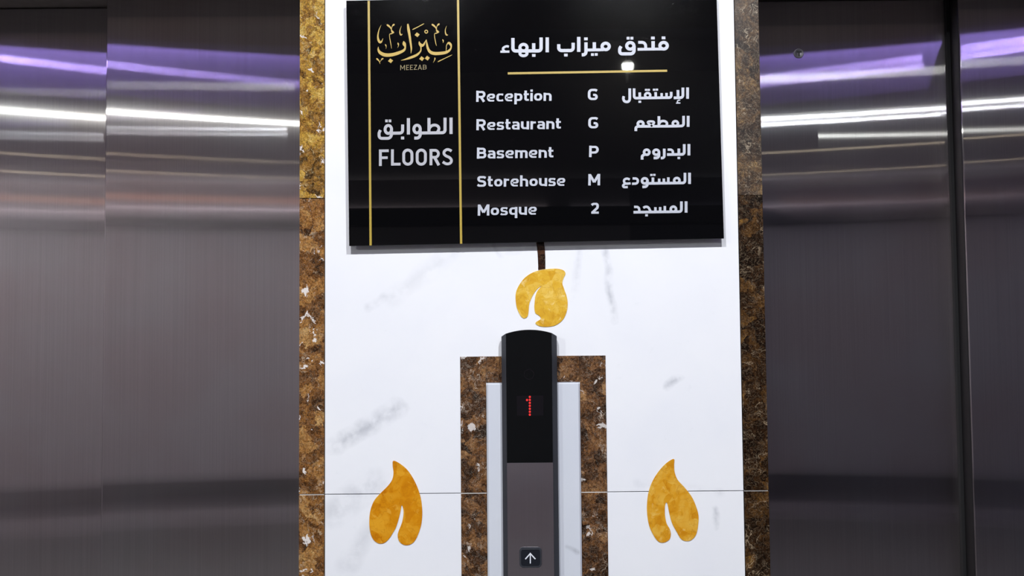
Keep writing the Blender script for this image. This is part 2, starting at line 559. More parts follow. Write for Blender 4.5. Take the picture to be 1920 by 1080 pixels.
d1 = tag(bpy.data.objects.new('door_1', None), kind='structure'); COL.objects.link(d1)
d1.location = ((-1.6 + XL0) / 2, Y_NEAR, 0)
d2 = tag(bpy.data.objects.new('door_2', None), kind='structure'); COL.objects.link(d2)
d2.location = ((1.6 + XR1) / 2, Y_NEAR, 0)
leaf('door_panel', xs_l, XL0 + 0.02, Y_NEAR, d1)
leaf('door_panel', -1.59, xs_l + 0.05, Y_FAR, d1, -0.0025)
leaf('door_panel', XR1 - 0.02, xs_r + 0.03, Y_FAR, d2)
leaf('door_panel', xs_r, 1.59, Y_NEAR, d2)
# the dark return of the nearer right leaf, with its rubber strip
obj('leading_edge', box(xs_r - 0.0015, xs_r - 0.0001, Y_NEAR + 0.002, Y_FAR - 0.001, 0.004, Z_HEAD - 0.003), P['steel_edge'], d2)
obj('seal_strip', box(xs_r - 0.0075, xs_r - 0.0016, Y_FAR - 0.010, Y_FAR - 0.0004, 0.004, Z_HEAD - 0.003), P['slot'], d2)
# release lock in the right lift door
lx, lz = at(1497.5, 100.5, Y_FAR)
bm = bmesh.new()
prof = [(0.0, -0.0012), (0.0068, -0.0012), (0.0076, -0.0022), (0.0086, -0.0022), (0.0094, 0.0)]
N = 40
rings = []
for r, y in prof:
    rings.append([bm.verts.new((lx + max(r, 1e-5) * math.cos(2 * math.pi * k / N), Y_FAR + y, lz + max(r, 1e-5) * math.sin(2 * math.pi * k / N))) for k in range(N)])
for a, b in zip(rings, rings[1:]):
    for k in range(N):
        bm.faces.new((a[k], a[(k + 1) % N], b[(k + 1) % N], b[k]))
lk = obj('release_lock', bm, P['lock'], d2, smooth=True)
kx, kz = lx + 0.0004, lz
tee = [(-0.0046, 0.0040), (0.0046, 0.0040), (0.0046, 0.0016), (0.0012, 0.0016), (0.0012, -0.0052), (-0.0012, -0.0052), (-0.0012, 0.0016), (-0.0046, 0.0016)]
obj('keyhole', prism([(kx + a, kz + b) for a, b in tee], Y_FAR - 0.0016, Y_FAR - 0.0011), P['slot'], lk)

# ---- lobby behind the camera (what the steel and the acrylic mirror)
struct('floor', box(-ROOM_X, ROOM_X, ROOM_Y, BACK, -0.05, 0.0), P['floor'])
COVE_A, COVE_B = -2.92, -3.66
struct('ceiling', box(-ROOM_X, ROOM_X, COVE_A, BACK, CEIL, CEIL + 0.3), P['ceiling'])
struct('ceiling_far', box(-ROOM_X, ROOM_X, ROOM_Y, COVE_B, CEIL, CEIL + 0.3), P['ceiling_far'])
struct('ceiling_cove', box(-ROOM_X, ROOM_X, COVE_B, COVE_A, CEIL + 0.16, CEIL + 0.3), P['cove'])
struct('wall_back_left', box(-ROOM_X, 1.0, ROOM_Y - 0.1, ROOM_Y, 0.0, CEIL), P['lobby_pale'])
struct('wall_back_right', box(1.0, ROOM_X, ROOM_Y - 0.1, ROOM_Y, 0.0, CEIL), P['lobby_dark'])
struct('wall_left', box(-ROOM_X - 0.1, -ROOM_X, ROOM_Y, BACK, 0.0, CEIL), P['lobby_pale'])
struct('wall_right', box(ROOM_X, ROOM_X + 0.1, ROOM_Y, BACK, 0.0, CEIL), P['lobby_dark'])
struct('trim_9', box(-ROOM_X, ROOM_X, ROOM_Y, ROOM_Y + 0.10, 2.51, 2.65), P['rail'])
struct('trim_10', box(-ROOM_X, ROOM_X, ROOM_Y, ROOM_Y + 0.03, 0.17, 0.38), P['rail'])


def strip_lamp(x0, x1, y, z, w, mat, label, group, cat='ceiling light'):
    t = empty('strip_light', ((x0 + x1) / 2, y, z), label, cat, group)
    obj('frame', box(x0 - 0.02, x1 + 0.02, y - w / 2 - 0.012, y + w / 2 + 0.012, z - 0.012, z), P['fixture'], t, bevel=0.003)
    obj('diffuser', box(x0, x1, y - w / 2, y + w / 2, z - 0.018, z - 0.0122), P[mat], t)
    return t


def down_lamp(x, y, z, r, mat, label, group, aim=None, watts=0.0, cone=60, col=(1, 1, 1), blend=0.5, soft=0.03):
    t = empty('downlight', (x, y, z), label, 'ceiling light', group)
    bm = bmesh.new()
    bmesh.ops.create_cone(bm, cap_ends=True, segments=32, radius1=r * 1.25, radius2=r * 1.25, depth=0.012, matrix=Matrix.Translation((x, y, z - 0.006)))
    obj('frame', bm, P['fixture'], t, bevel=0.002)
    bm = bmesh.new()
    bmesh.ops.create_cone(bm, cap_ends=True, segments=32, radius1=r, radius2=r, depth=0.006, matrix=Matrix.Translation((x, y, z - 0.0152)))
    obj('diffuser', bm, P[mat], t)
    if watts:
        l = bpy.data.lights.new('downlight_beam', 'SPOT')
        l.energy = watts; l.color = col; l.spot_size = math.radians(cone); l.spot_blend = blend
        l.shadow_soft_size = soft
        lo = bpy.data.objects.new('downlight_beam', l)
        COL.objects.link(lo)
        lo.parent = t
        p = Vector((x, y, z - soft - 0.02))
        lo.location = (0, 0, -soft - 0.02)
        lo.rotation_euler = (Vector(aim) - p).to_track_quat('-Z', 'Y').to_euler()
    return t


# wall washers over the pier
down_lamp(0.42, -1.65, CEIL, 0.04, 'lamp_white', 'round downlight over the marble pier, the one nearer the right lift', 'downlights over the marble pier',
          (0.10, 0, 1.40), PANEL_SPOT_W * 1.15, 60, (0.96, 0.97, 1.0), 0.7)
down_lamp(-0.30, -1.65, CEIL, 0.04, 'lamp_white', 'round downlight over the marble pier, the one nearer the left lift', 'downlights over the marble pier',
          (-0.06, 0, 1.40), PANEL_SPOT_W, 60, (0.97, 0.97, 1.0), 0.7)
# the bright spot mirrored in the sign: a small turned head on a stem
SPX, SPY, SPZ = 0.572, -3.36, 2.845
t = empty('spot_lamp', (SPX, SPY, CEIL), 'small bright spot head at the near edge of the violet cove', 'ceiling light')
bm = bmesh.new()
bmesh.ops.create_cone(bm, cap_ends=True, segments=20, radius1=0.008, radius2=0.008, depth=0.30, matrix=Matrix.Translation((SPX, SPY - 0.03, CEIL + 0.02)))
obj('stem', bm, P['fixture'], t)
aim_m = Matrix.Translation((SPX, SPY, SPZ)) @ Vector((-0.13, 1.0, -0.33)).to_track_quat('Z', 'Y').to_matrix().to_4x4()
bm = bmesh.new()
bmesh.ops.create_cone(bm, cap_ends=True, segments=28, radius1=0.028, radius2=0.033, depth=0.08, matrix=aim_m @ Matrix.Translation((0, 0, -0.042)))
obj('head', bm, P['fixture'], t)
bm = bmesh.new()
add_prism(bm, [(-0.029, 0.013), (-0.026, -0.012), (-0.018, -0.022), (0.018, -0.022), (0.026, -0.012), (0.029, 0.013), (0.022, 0.019), (-0.022, 0.019)], 0.0, 0.004)
bm.transform(aim_m @ Matrix(((-1, 0, 0, 0), (0, 0, 1, 0), (0, 1, 0, 0), (0, 0, 0, 1))))
obj('diffuser', bm, P['lamp_cool'], t)
l = bpy.data.lights.new('spot_beam', 'SPOT')
l.energy = 22.0; l.color = (1, 0.93, 0.82); l.spot_size = math.radians(7); l.spot_blend = 1.0; l.shadow_soft_size = 0.015
lo = bpy.data.objects.new('spot_beam', l); COL.objects.link(lo); lo.parent = t
lo.location = (-0.003, 0.022, SPZ - CEIL - 0.007)
lo.rotation_euler = (Vector((0.20, 0.0, 1.985)) - Vector((SPX - 0.003, SPY + 0.022, SPZ - 0.007))).to_track_quat('-Z', 'Y').to_euler()
# white lamps across the lobby; their beams light the whole room
for (x, y, k, c, lab) in ((-2.9, -3.82, 1.0, (0.95, 1.0, 0.93), 'white lamp behind the cove on the pale side'),
                          (1.36, -4.40, 0.24, (0.88, 0.95, 1.0), 'white lamp behind the cove on the dark side'),
                          (1.36, -4.58, 0.18, (0.88, 0.95, 1.0), 'second white lamp behind the cove on the dark side, further from the lifts')):
    down_lamp(x, y, CEIL, 0.05, 'lamp_white', lab, 'white lamps across the lobby ceiling', (x, y - 0.3, 0), LOBBY_W * k, 176, c, 0.3, 0.011)
# added fill strips on top of the back rail, to brighten the far ceiling
for (x0, x1, m, lab) in ((-4.1, 0.3, 'fill_rail', 'added upward fill strip on the rail of the pale back wall'), (0.5, 4.1, 'fill_rail_dim', 'added dim upward fill strip on the rail of the dark back wall')):
    t = empty('rail_fill_light', ((x0 + x1) / 2, ROOM_Y + 0.03, 2.652), lab, 'added fill strip', 'added fill strips on the back rail')
    obj('diffuser', box(x0, x1, ROOM_Y + 0.004, ROOM_Y + 0.03, 2.651, 2.655), P[m], t)
# violet strips in the cove and on the ceiling towards the two side walls
for (x0, x1, y, z, lab) in ((-3.6, -1.35, -3.02, CEIL + 0.03, 'violet strip along the near lip of the cove, pale side'), (1.5, 3.6, -3.02, CEIL + 0.03, 'violet strip along the near lip of the cove, dark side'),
                            (-3.42, -3.24, -2.16, CEIL, 'violet strip on the ceiling towards the pale side wall'), (3.24, 3.42, -2.12, CEIL, 'violet strip on the ceiling towards the dark side wall'),
                            (3.3, 3.45, -2.30, CEIL, 'short violet strip beside the longer one towards the dark side wall')):
    strip_lamp(x0, x1, y, z, 0.03, 'lamp_violet_bright' if z == CEIL else 'lamp_violet', lab, 'violet strips in the lobby ceiling')
# small warm lamps further back
strip_lamp(-3.75, -3.5, -5.15, CEIL, 0.03, 'lamp_warm', 'small warm lamp in the ceiling on the pale side', 'small warm ceiling lamps')
strip_lamp(-3.9, -3.6, -5.98, CEIL, 0.03, 'lamp_warm', 'small warm lamp near the back wall on the pale side', 'small warm ceiling lamps')
strip_lamp(2.2, 2.4, -5.50, CEIL, 0.03, 'lamp_warm', 'small warm lamp in the ceiling on the dark side', 'small warm ceiling lamps')
strip_lamp(2.2, 2.35, -6.60, CEIL, 0.03, 'lamp_warm', 'small warm lamp near the back wall on the dark side', 'small warm ceiling lamps')
# orange glow strip on the back wall
t = empty('wall_lamp', (-3.0, ROOM_Y, 2.80), 'orange strip lamp on the pale back wall', 'wall lamp')
obj('diffuser', box(-3.6, -2.4, ROOM_Y, ROOM_Y + 0.03, 2.775, 2.825), P['lamp_orange'], t)

# ------------------------------------------------------------------ stone frame and plinth round the call station
fx0, fx1 = at(864, 860)[0], at(1137.8, 860)[0]
ix0, ix1 = at(912.5, 860)[0], at(1089, 860)[0]
fz1, iz1 = at(1000, 667.6)[1], at(1000, 716.5)[1]
Z_LOW = 0.86
fr = empty('stone_frame', ((fx0 + fx1) / 2, 0, Z_LOW), 'mottled brown stone frame set around the black lift call station', 'stone frame')
for x0, x1 in ((fx0, ix0), (ix1, fx1)):
    obj('side_piece', box(x0, x1, -0.0015, -0.0001, Z_JOINT + g, fz1), P['stone_frame'], fr, bevel=0.0004)
    obj('lower_side_piece', box(x0, x1, -0.0015, -0.0001, Z_LOW, Z_JOINT - g), P['stone_frame'], fr, bevel=0.0004)
    obj('pale_joint', box(x0, x1, -0.0012, -0.0001, Z_JOINT - g, Z_JOINT + g), P['joint'], fr)
obj('head_piece', box(ix0 + 0.0002, ix1 - 0.0002, -0.0015, -0.0001, iz1, fz1), P['stone_frame'], fr, bevel=0.0004)
pl = tag(obj('marble_plinth', box(ix0 + 0.0008, ix1 - 0.0008, -0.009, -0.0001, Z_LOW, iz1 - 0.0008), P['plinth'], bevel=0.0026, seg=1),
         'pale raised marble plinth inside the brown frame, behind the call station', 'plinth')

# ------------------------------------------------------------------ inlays
def inlay(name, ox, oy, s, pts, mat, label, cat, n=5):
    q = [at(ox + x / s, oy + y / s, -0.0012) for x, y in pts]
    q = catmull(q, n, True)
    return tag(obj(name, prism(q, -0.0012, -0.0001), P[mat], bevel=0.0), label, cat, 'yellow stone inlays in the white marble')


inlay('leaf_inlay', 540, 800, 3.857, [(762, 247), (805, 265), (860, 310), (905, 375), (940, 450), (963, 530), (971, 620), (965, 700), (945, 770), (915, 828),
      (880, 853), (840, 855), (805, 830), (793, 790), (800, 755), (825, 690), (836, 620), (829, 578), (821, 570), (815, 605), (800, 670), (780, 730), (760, 765), (735, 805),
      (700, 838), (660, 845), (620, 820), (595, 765), (588, 690), (595, 610), (620, 540), (660, 490), (720, 430), (752, 385), (763, 335), (757, 280)],
      'yellow_orange', 'orange-yellow stone leaf set in the marble by the left brown border', 'stone inlay')
inlay('leaf_inlay', 1180, 800, 3.857, [(322, 234), (324, 280), (328, 330), (350, 385), (400, 440), (450, 505), (480, 570), (500, 640), (498, 710), (485, 775), (455, 815),
      (415, 828), (375, 812), (345, 765), (310, 700), (290, 630), (277, 565), (267, 548), (258, 575), (258, 640), (270, 700), (292, 740), (300, 775), (290, 815), (250, 838),
      (210, 830), (175, 785), (145, 720), (130, 640), (128, 560), (140, 470), (170, 390), (215, 320), (270, 262)],
      'yellow_gold', 'golden stone leaf set in the marble by the right, dark border', 'stone inlay')
inlay('flower_inlay', 840, 480, 3.6, [(610, 98), (680, 87), (740, 86), (780, 97), (793, 120), (780, 150), (772, 185), (785, 225), (803, 280), (808, 330), (800, 380),
      (775, 430), (730, 465), (680, 477), (625, 475), (592, 458), (597, 444), (620, 430), (625, 415), (612, 400), (590, 385), (583, 350), (585, 310), (590, 270), (605, 233),
      (633, 200), (600, 225), (570, 270), (550, 320), (545, 365), (540, 400), (525, 418), (505, 418), (485, 395), (465, 350), (457, 300), (458, 250), (475, 205), (510, 155), (555, 120)],
      'yellow_pale', 'pale yellow stone bud hanging from a brown stem under the black sign', 'stone inlay')
lft = [(1000, 420), (1004, 445), (1007.5, 470), (1008.8, 490), (1009.2, 506)]
rgt = [(1022.5, 504), (1022.5, 490), (1021.8, 470), (1018.5, 445), (1014, 420)]
stem = catmull([at(x, y, -0.0011) for x, y in lft], 5) + catmull([at(x, y, -0.0011) for x, y in rgt], 5)
tag(obj('stem_inlay', prism(stem, -0.0010, -0.0001), P['stone_stem']), 'short dark brown stone stem between the sign and the yellow bud', 'stone inlay')

# ------------------------------------------------------------------ lift call station
YF = -0.030                                  # front face
sc = (DIST + YF) / FPX
hx0, hx1 = at(942, 850, -0.009)[0], at(1045.8, 850, -0.009)[0]
gx0, gx1 = at(949.8, 850, YF)[0], at(1037.2, 850, YF)[0]
ht_c = at(942, 628.5, YF)[1]
ht_p = at(993, 618.0, YF)[1]
Z_ST = 0.93
st = empty('lift_call_station', ((hx0 + hx1) / 2, -0.009, Z_ST), 'tall black lift call station with red floor number and arched top', 'call station')


def arch_top(x0, x1, xc, half, zc, zp, n=20):
    """arc through (xc-half, zc), (xc, zp), (xc+half, zc) sampled between x0 and x1"""
    sag = zp - zc
    R = (half * half + sag * sag) / (2 * sag)
    cz = zp - R
    out = []
    for k in range(n + 1):
        x = x0 + (x1 - x0) * k / n
        out.append((x, cz + math.sqrt(R * R - (x - xc) ** 2)))
    return out


xc = (hx0 + hx1) / 2
half = (hx1 - hx0) / 2
back_o = [(hx1, Z_ST), (hx0, Z_ST)] + arch_top(hx0, hx1, xc, half, ht_c - 0.002, ht_p - 0.002)
front_o = [(gx1, Z_ST + 0.004), (gx0, Z_ST + 0.004)] + arch_top(gx0, gx1, xc, half, ht_c, ht_p)
bm = bmesh.new()
lay = [[bm.verts.new((x, y, z)) for x, z in o] for o, y in ((back_o, -0.0092), (back_o, YF + 0.010), (front_o, YF))]
for a, b in zip(lay, lay[1:]):
    n = len(a)
    for i in range(n):
        bm.faces.new((a[i], a[(i + 1) % n], b[(i + 1) % n], b[i]))
bm.faces.new(lay[0]); bm.faces.new(lay[-1])
obj('housing', bm, P['housing'], st, bevel=0.0006)
zb = at(993, 867, YF)[1]
e = 0.0004
glass_o = [(gx1 - e, zb), (gx0 + e, zb)] + arch_top(gx0 + e, gx1 - e, xc, half, ht_c - e, ht_p - e)
gl = obj('display_glass', prism(glass_o, YF - 0.0012, YF - 0.0001), P['glass_black'], st, bevel=0.0004)
Yg = YF - 0.0012
x0, z0 = at(969, 742, Yg); x1, z1 = at(1019, 779, Yg)
obj('display_window', box(x0, x1, Yg - 0.0002, Yg, z1, z0), P['window_tint'], gl)
ink = Ink(Yg - 0.0004)
dots = [(993.4, 744.2 + 5.55 * k) for k in range(7)] + [(988.2, 750.0)]
for (px, py) in dots:
    x, z = at(px, py, Yg)
    ink.k += 1
    ink.face([(x + 2.0 * sc * math.cos(a * math.pi / 8), z + 2.2 * sc * math.sin(a * math.pi / 8)) for a in range(16)])
obj('floor_number', ink.bm, P['led_red'], gl, solid=0.0002, label='red dotted floor number 1')
# faint round mark above the display
ink = Ink(Yg - 0.0003)
cx, cz = at(992, 702, Yg)
ink.stroke([(cx + 9 * sc * math.cos(a * math.pi / 16), cz + 9 * sc * math.sin(a * math.pi / 16)) for a in range(32)], 1.6 * sc, True)
obj('round_mark', ink.bm, P['window_tint'], gl, solid=0.0002)
plate = obj('button_plate', box(gx0 + e, gx1 - e, YF - 0.0010, YF - 0.0001, Z_ST + 0.005, zb - 0.0006), P['steel_plate'], st, label='satin steel button plate')


def round_rect(px0, px1, py0, py1, r, Y):
    x0, z0 = at(px0, py1, Y); x1, z1 = at(px1, py0, Y)
    out = []
    for cx, cz, a0 in ((x1 - r, z1 - r, 0), (x0 + r, z1 - r, 90), (x0 + r, z0 + r, 180), (x1 - r, z0 + r, 270)):
        for k in range(7):
            a = math.radians(a0 + 15 * k)
            out.append((cx + r * math.cos(a), cz + r * math.sin(a)))
    return out


bt = obj('call_button', prism(round_rect(974.2, 1015.2, 1025.5, 1064.8, 0.0062, YF - 0.003), YF - 0.0032, YF - 0.0011), P['button_rim'], st, bevel=0.0008, seg=3, label='black call button with white up arrow')
obj('button_face', prism(round_rect(977, 1012.5, 1029.5, 1061, 0.0046, YF - 0.0036), YF - 0.0038, YF - 0.0033), P['button'], bt, bevel=0.0004)
ink = Ink(YF - 0.0042)
Ya = YF - 0.004


def ap(x, y): return at(960 + x / 16.61, 1015 + y / 16.61, Ya)


aw = 36 / 16.61 * sc
ink.stroke([ap(415, 555), ap(570, 378), ap(728, 552)], aw)
ink.stroke([ap(571, 390), ap(571, 690)], aw * 0.9)
obj('up_arrow', ink.bm, P['arrow'], bt, solid=0.0003)

# ------------------------------------------------------------------ directory sign
YS = -0.0180                                  # face of the acrylic board
bl, br = at(654.6, 461.2, YS), at(1357.6, 447.2, YS)
tl = at(649.2, 1.0, YS)
B0, B1 = Vector(bl), Vector(br)
ux = (B1 - B0).normalized()
uz = Vector((-ux.y, ux.x))
SW, SH = (B1 - B0).length, (Vector(tl) - B0).dot(uz)
sign = empty('directory_sign', (B0.x + (B1 - B0).x / 2, 0, B0.y), 'black glossy hotel floor directory with gold stripes and white bilingual lettering', 'sign')
corners = [B0, B1, B1 + uz * SH, B0 + uz * SH]
obj('board', prism([tuple(c) for c in corners], YS, YS + 0.005), P['acrylic'], sign, bevel=0.0005)
for (u, v) in ((0.03, 0.03), (SW - 0.03, 0.03), (0.03, SH - 0.03), (SW - 0.03, SH - 0.03)):
    p = B0 + ux * u + uz * v
    bm = bmesh.new()
    bmesh.ops.create_cone(bm, cap_ends=True, segments=20, radius1=0.008, radius2=0.008, depth=-(YS + 0.005) - 0.0002,
                          matrix=Matrix.Translation((p.x, (YS + 0.005) / 2, p.y)) @ Matrix.Rotation(math.pi / 2, 4, 'X'))
    obj('spacer', bm, P['spacer'], sign)
YI = YS - 0.0005
ss = (DIST + YI) / FPX


def quad_strip(name, a, b, w, mat, label=None):
    ink = Ink(YI)
    ink.stroke([at(*a, YI), at(*b, YI)], w * ss)
    return obj(name, ink.bm, P[mat], sign, solid=0.0004, label=label)


# stripes run the full height of the board
quad_strip('gold_stripe', (691.3, 1.5), (694.9, 460.2), 4.2, 'gold')
quad_strip('gold_stripe', (858.7, -1.5), (864.6, 457.0), 4.2, 'gold')
quad_strip('title_underline', (952, 137.6), (1251, 132.6), 4.2, 'gold')


class Script:
    """writing traced stroke by stroke; X, Y are readings from an enlarged crop at (ox, oy), s times enlarged"""
    def __init__(self, ox, oy, s):
        self.ox, self.oy, self.s = ox, oy, s
        self.ink = Ink(YI)

    def p(self, x, y): return at(self.ox + x / self.s, self.oy + y / self.s, YI)

    def w(self, v): return v / self.s * ss

    def line(self, pts, w, r=None):
        q = fillet(pts, w * 0.75 if r is None else r)
        self.ink.stroke([self.p(*a) for a in q], self.w(w))

    def curve(self, pts, w, n=6):
        q = catmull(pts, n)
        self.ink.stroke([self.p(*a) for a in q], self.w(w))

    def brush(self, pts, n=6):
        q = catmull(pts, n)
        self.ink.stroke([self.p(a[0], a[1]) for a in q], [self.w(max(a[2], 1)) for a in q])

    def ring(self, cx, cy, rx, ry, w):
        q = [(cx + rx * math.cos(k * math.pi / 16), cy + ry * math.sin(k * math.pi / 16)) for k in range(32)]
        self.ink.stroke([self.p(*a) for a in q], self.w(w), True)

    def dot(self, cx, cy, a, b):
        self.ink.k += 1
        self.ink.face([self.p(cx + i * a / 2, cy + j * b / 2) for i, j in ((-1, -1), (1, -1), (1, 1), (-1, 1))])

    def diamond(self, cx, cy, r):
        self.ink.k += 1
        self.ink.face([self.p(cx + r * i, cy + r * j * 0.93) for i, j in ((-1, .12), (-.12, -1), (1, -.12), (.12, 1))])

    def done(self, name, mat, label=None, parent=None):
        return obj(name, self.ink.bm, P[mat], parent or sign, solid=0.0004, label=label)


# --- gold calligraphic emblem
a = Script(690, 30, 9.818)
a.brush([(1448, 600, 10), (1440, 570, 12), (1455, 520, 16), (1490, 497, 42), (1524, 530, 40), (1530, 575, 26), (1505, 625, 36), (1440, 668, 52), (1340, 686, 58),
         (1230, 690, 60), (1155, 668, 56), (1108, 610, 44), (1085, 520, 32), (1074, 432, 5)])
a.brush([(1448, 580, 10), (1440, 600, 10), (1438, 655, 8)])
a.brush([(1074, 432, 5), (1050, 480, 22), (1020, 530, 40), (980, 540, 60), (950, 505, 40), (942, 465, 6)])
a.brush([(965, 520, 40), (975, 590, 22), (965, 650, 26), (900, 715, 42), (800, 760, 46), (690, 797, 26), (605, 818, 4)])
a.brush([(733, 145, 26), (745, 240, 48), (765, 360, 42), (785, 500, 36), (797, 600, 28), (790, 690, 5)])
a.brush([(655, 462, 8), (665, 510, 62), (685, 570, 30), (660, 630, 44), (560, 680, 58), (430, 715, 62), (310, 715, 66), (225, 675, 56), (190, 620, 34), (190, 565, 5)])
a.brush([(242, 165, 3), (205, 250, 16), (182, 360, 26), (192, 440, 40), (222, 482, 46), (252, 465, 24), (276, 412, 5)])
for dx, dy in ((0, 0), (828, -8)):
    a.brush([(345 + dx, 160 + dy, 20), (370 + dx, 175 + dy, 34), (410 + dx, 210 + dy, 26), (432 + dx, 250 + dy, 14)])
    a.brush([(488 + dx, 150 + dy, 18), (468 + dx, 165 + dy, 34), (445 + dx, 190 + dy, 12), (432 + dx, 250 + dy, 14), (445 + dx, 285 + dy, 36), (475 + dx, 302 + dy, 22)])
    a.brush([(478 + dx, 300 + dy, 20), (430 + dx, 325 + dy, 20), (400 + dx, 335 + dy, 12), (398 + dx, 390 + dy, 12), (418 + dx, 500 + dy, 14), (434 + dx, 600 + dy - dx * 0.05, 5)])
a.brush([(617, 180, 3), (590, 255, 14), (588, 315, 22), (608, 348, 26), (634, 330, 6)])
a.brush([(1447, 180, 3), (1424, 255, 14), (1428, 315, 22), (1448, 350, 24), (1472, 345, 6)])
a.brush([(815, 252, 4), (840, 240, 16), (930, 195, 15), (1010, 152, 15), (1034, 138, 4)])
a.brush([(1282, 848, 4), (1310, 830, 18), (1400, 786, 14), (1500, 738, 13), (1550, 714, 4)])
for x, y in ((905, 345), (415, 825), (990, 785), (1092, 776)):
    a.diamond(x, y, 47)
a.ring(1072, 288, 26, 27, 17)
a.brush([(1370, 430, 8), (1382, 450, 22), (1386, 475, 12), (1378, 495, 3)])
a.brush([(315, 520, 8), (328, 540, 24), (335, 565, 10), (330, 605, 3)])
a.brush([(548, 490, 8), (556, 512, 26), (562, 545, 12), (545, 585, 3)])
a.brush([(1226, 765, 6), (1232, 785, 22), (1224, 815, 12), (1200, 858, 3)])
a.brush([(155, 778, 14), (172, 795, 30), (205, 830, 18), (222, 885, 4)])
a.brush([(285, 782, 10), (262, 790, 28), (240, 815, 10), (222, 850, 6)])
a.done('emblem', 'gold_logo', 'gold calligraphic emblem')

# --- Arabic title
a = Script(930, 55, 11.294)
a.line([(1085, 170), (1085, 486)], 72)
a.line([(955, 172), (955, 456), (358, 458), (358, 183)], 72, 60)
a.line([(798, 294), (798, 450)], 72)
a.dot(800, 552, 74, 60)
a.ring(582, 388, 76, 70, 66)
a.ring(582, 508, 76, 52, 62)
a.curve([(272, 368), (225, 358), (165, 385), (148, 425), (185, 468)], 50)
a.line([(92, 474), (284, 472)], 48)
a.line([(1328, 315), (1328, 450), (1634, 448), (1634, 284)], 70, 60)
a.dot(1480, 545, 76, 60)
a.line([(1752, 160), (1752, 477)], 74)
a.ox = 1090
a.line([(98, 275), (98, 538), (8, 540)], 70, 62)
a.dot(97, 202, 76, 60)
a.line([(98, 438), (470, 432)], 62)
a.line([(275, 274), (275, 438)], 72)
a.dot(236, 535, 62, 56); a.dot(315, 532, 62, 56)
a.ring(515, 362, 76, 68, 68)
a.ring(1037, 350, 76, 70, 68)
a.line([(1116, 345), (1116, 518), (812, 520), (812, 410), (842, 360)], 70, 72)
a.dot(990, 188, 62, 58); a.dot(1070, 188, 62, 58)
a.line([(1205, 276), (1358, 276), (1364, 418)], 62, 75)
a.line([(1190, 424), (1742, 416)], 60)
a.line([(1520, 250), (1520, 415)], 74)
a.dot(1515, 184, 78, 60)
a.ring(1742, 347, 78, 70, 68)
a.dot(1740, 181, 78, 60)
a.done('arabic_title', 'white_print', 'white Arabic hotel name above the gold line')

# --- Arabic entries
a = Script(1155, 155, 12.8)
a.line([(1718, 114), (1718, 386)], 68)
a.line([(1606, 118), (1606, 358), (1386, 366)], 66, 60)
a.line([(1486, 175), (1490, 358)], 66)
a.curve([(1542, 420), (1500, 422), (1472, 450), (1490, 486)], 28)
a.line([(1440, 490), (1546, 488)], 30)
a.line([(1325, 220), (1325, 358), (436, 372), (434, 138)], 64, 50)
a.line([(1212, 246), (1212, 360)], 60); a.line([(1096, 250), (1096, 362)], 60)
a.line([(950, 226), (956, 366)], 64)
a.dot(914, 170, 58, 50); a.dot(982, 168, 58, 50)
a.ring(760, 304, 62, 56, 58)
a.dot(722, 173, 58, 48); a.dot(786, 173, 58, 48)
a.line([(570, 234), (570, 370)], 64)
a.dot(571, 458, 66, 52)
a.line([(330, 138), (330, 380)], 66)
a.curve([(330, 370), (322, 420), (290, 455), (245, 460), (200, 440), (178, 395), (178, 360), (190, 325)], 64)
a.done('arabic_entry', 'white_print', 'Arabic word for reception')

a = Script(1155, 210, 12.8)
a.line([(1732, 92), (1732, 357)], 68)
a.line([(1622, 92), (1622, 334), (1430, 340), (500, 346)], 64, 56)
a.ring(1425, 277, 62, 58, 60)
a.line([(1030, 100), (1030, 350)], 66)
a.curve([(1030, 290), (1075, 230), (1145, 216), (1205, 240), (1224, 290), (1195, 340)], 60)
a.curve([(840, 348), (880, 305), (912, 260), (895, 232), (840, 224), (785, 230), (765, 252), (800, 295), (870, 346)], 54)
a.ring(590, 285, 66, 58, 64)
a.line([(545, 330), (476, 372), (476, 458)], 66, 40)
a.done('arabic_entry', 'white_print', 'Arabic word for restaurant')

a = Script(1155, 262, 12.8)
a.line([(1750, 104), (1750, 376)], 68)
a.line([(1638, 106), (1638, 350), (1225, 356)], 66, 56)
a.line([(1508, 212), (1508, 350)], 64)
a.dot(1508, 437, 64, 52)
a.line([(1240, 238), (1362, 238), (1368, 354)], 58, 62)
a.line([(1158, 215), (1158, 438), (1075, 440)], 64, 56)
a.ring(965, 300, 66, 60, 62)
a.line([(1031, 300), (1031, 436), (904, 438)], 64, 66)
a.ring(737, 300, 64, 60, 62)
a.line([(690, 350), (627, 388), (627, 476)], 66, 40)
a.done('arabic_entry', 'white_print', 'Arabic word for basement')

a = Script(1155, 314, 12.8)
a.line([(1765, 126), (1765, 396)], 68)
a.line([(1655, 128), (1655, 370), (700, 384)], 64, 56)
a.ring(1460, 312, 64, 60, 60)
a.line([(1256, 236), (1256, 376)], 62); a.line([(1148, 266), (1148, 376)], 60); a.line([(1036, 268), (1036, 378)], 60)
a.line([(886, 240), (886, 380)], 64)
a.dot(850, 180, 58, 50); a.dot(920, 178, 58, 50)
a.ring(690, 322, 66, 62, 62)
a.line([(753, 322), (753, 462), (634, 466)], 64, 66)
a.line([(398, 264), (524, 264), (524, 384), (384, 392)], 58, 62)
a.curve([(330, 290), (270, 268), (210, 285), (192, 325), (205, 365), (250, 388), (352, 380)], 56)
a.curve([(230, 378), (178, 420), (172, 452), (200, 472), (282, 470)], 54)
a.done('arabic_entry', 'white_print', 'Arabic word for storehouse')

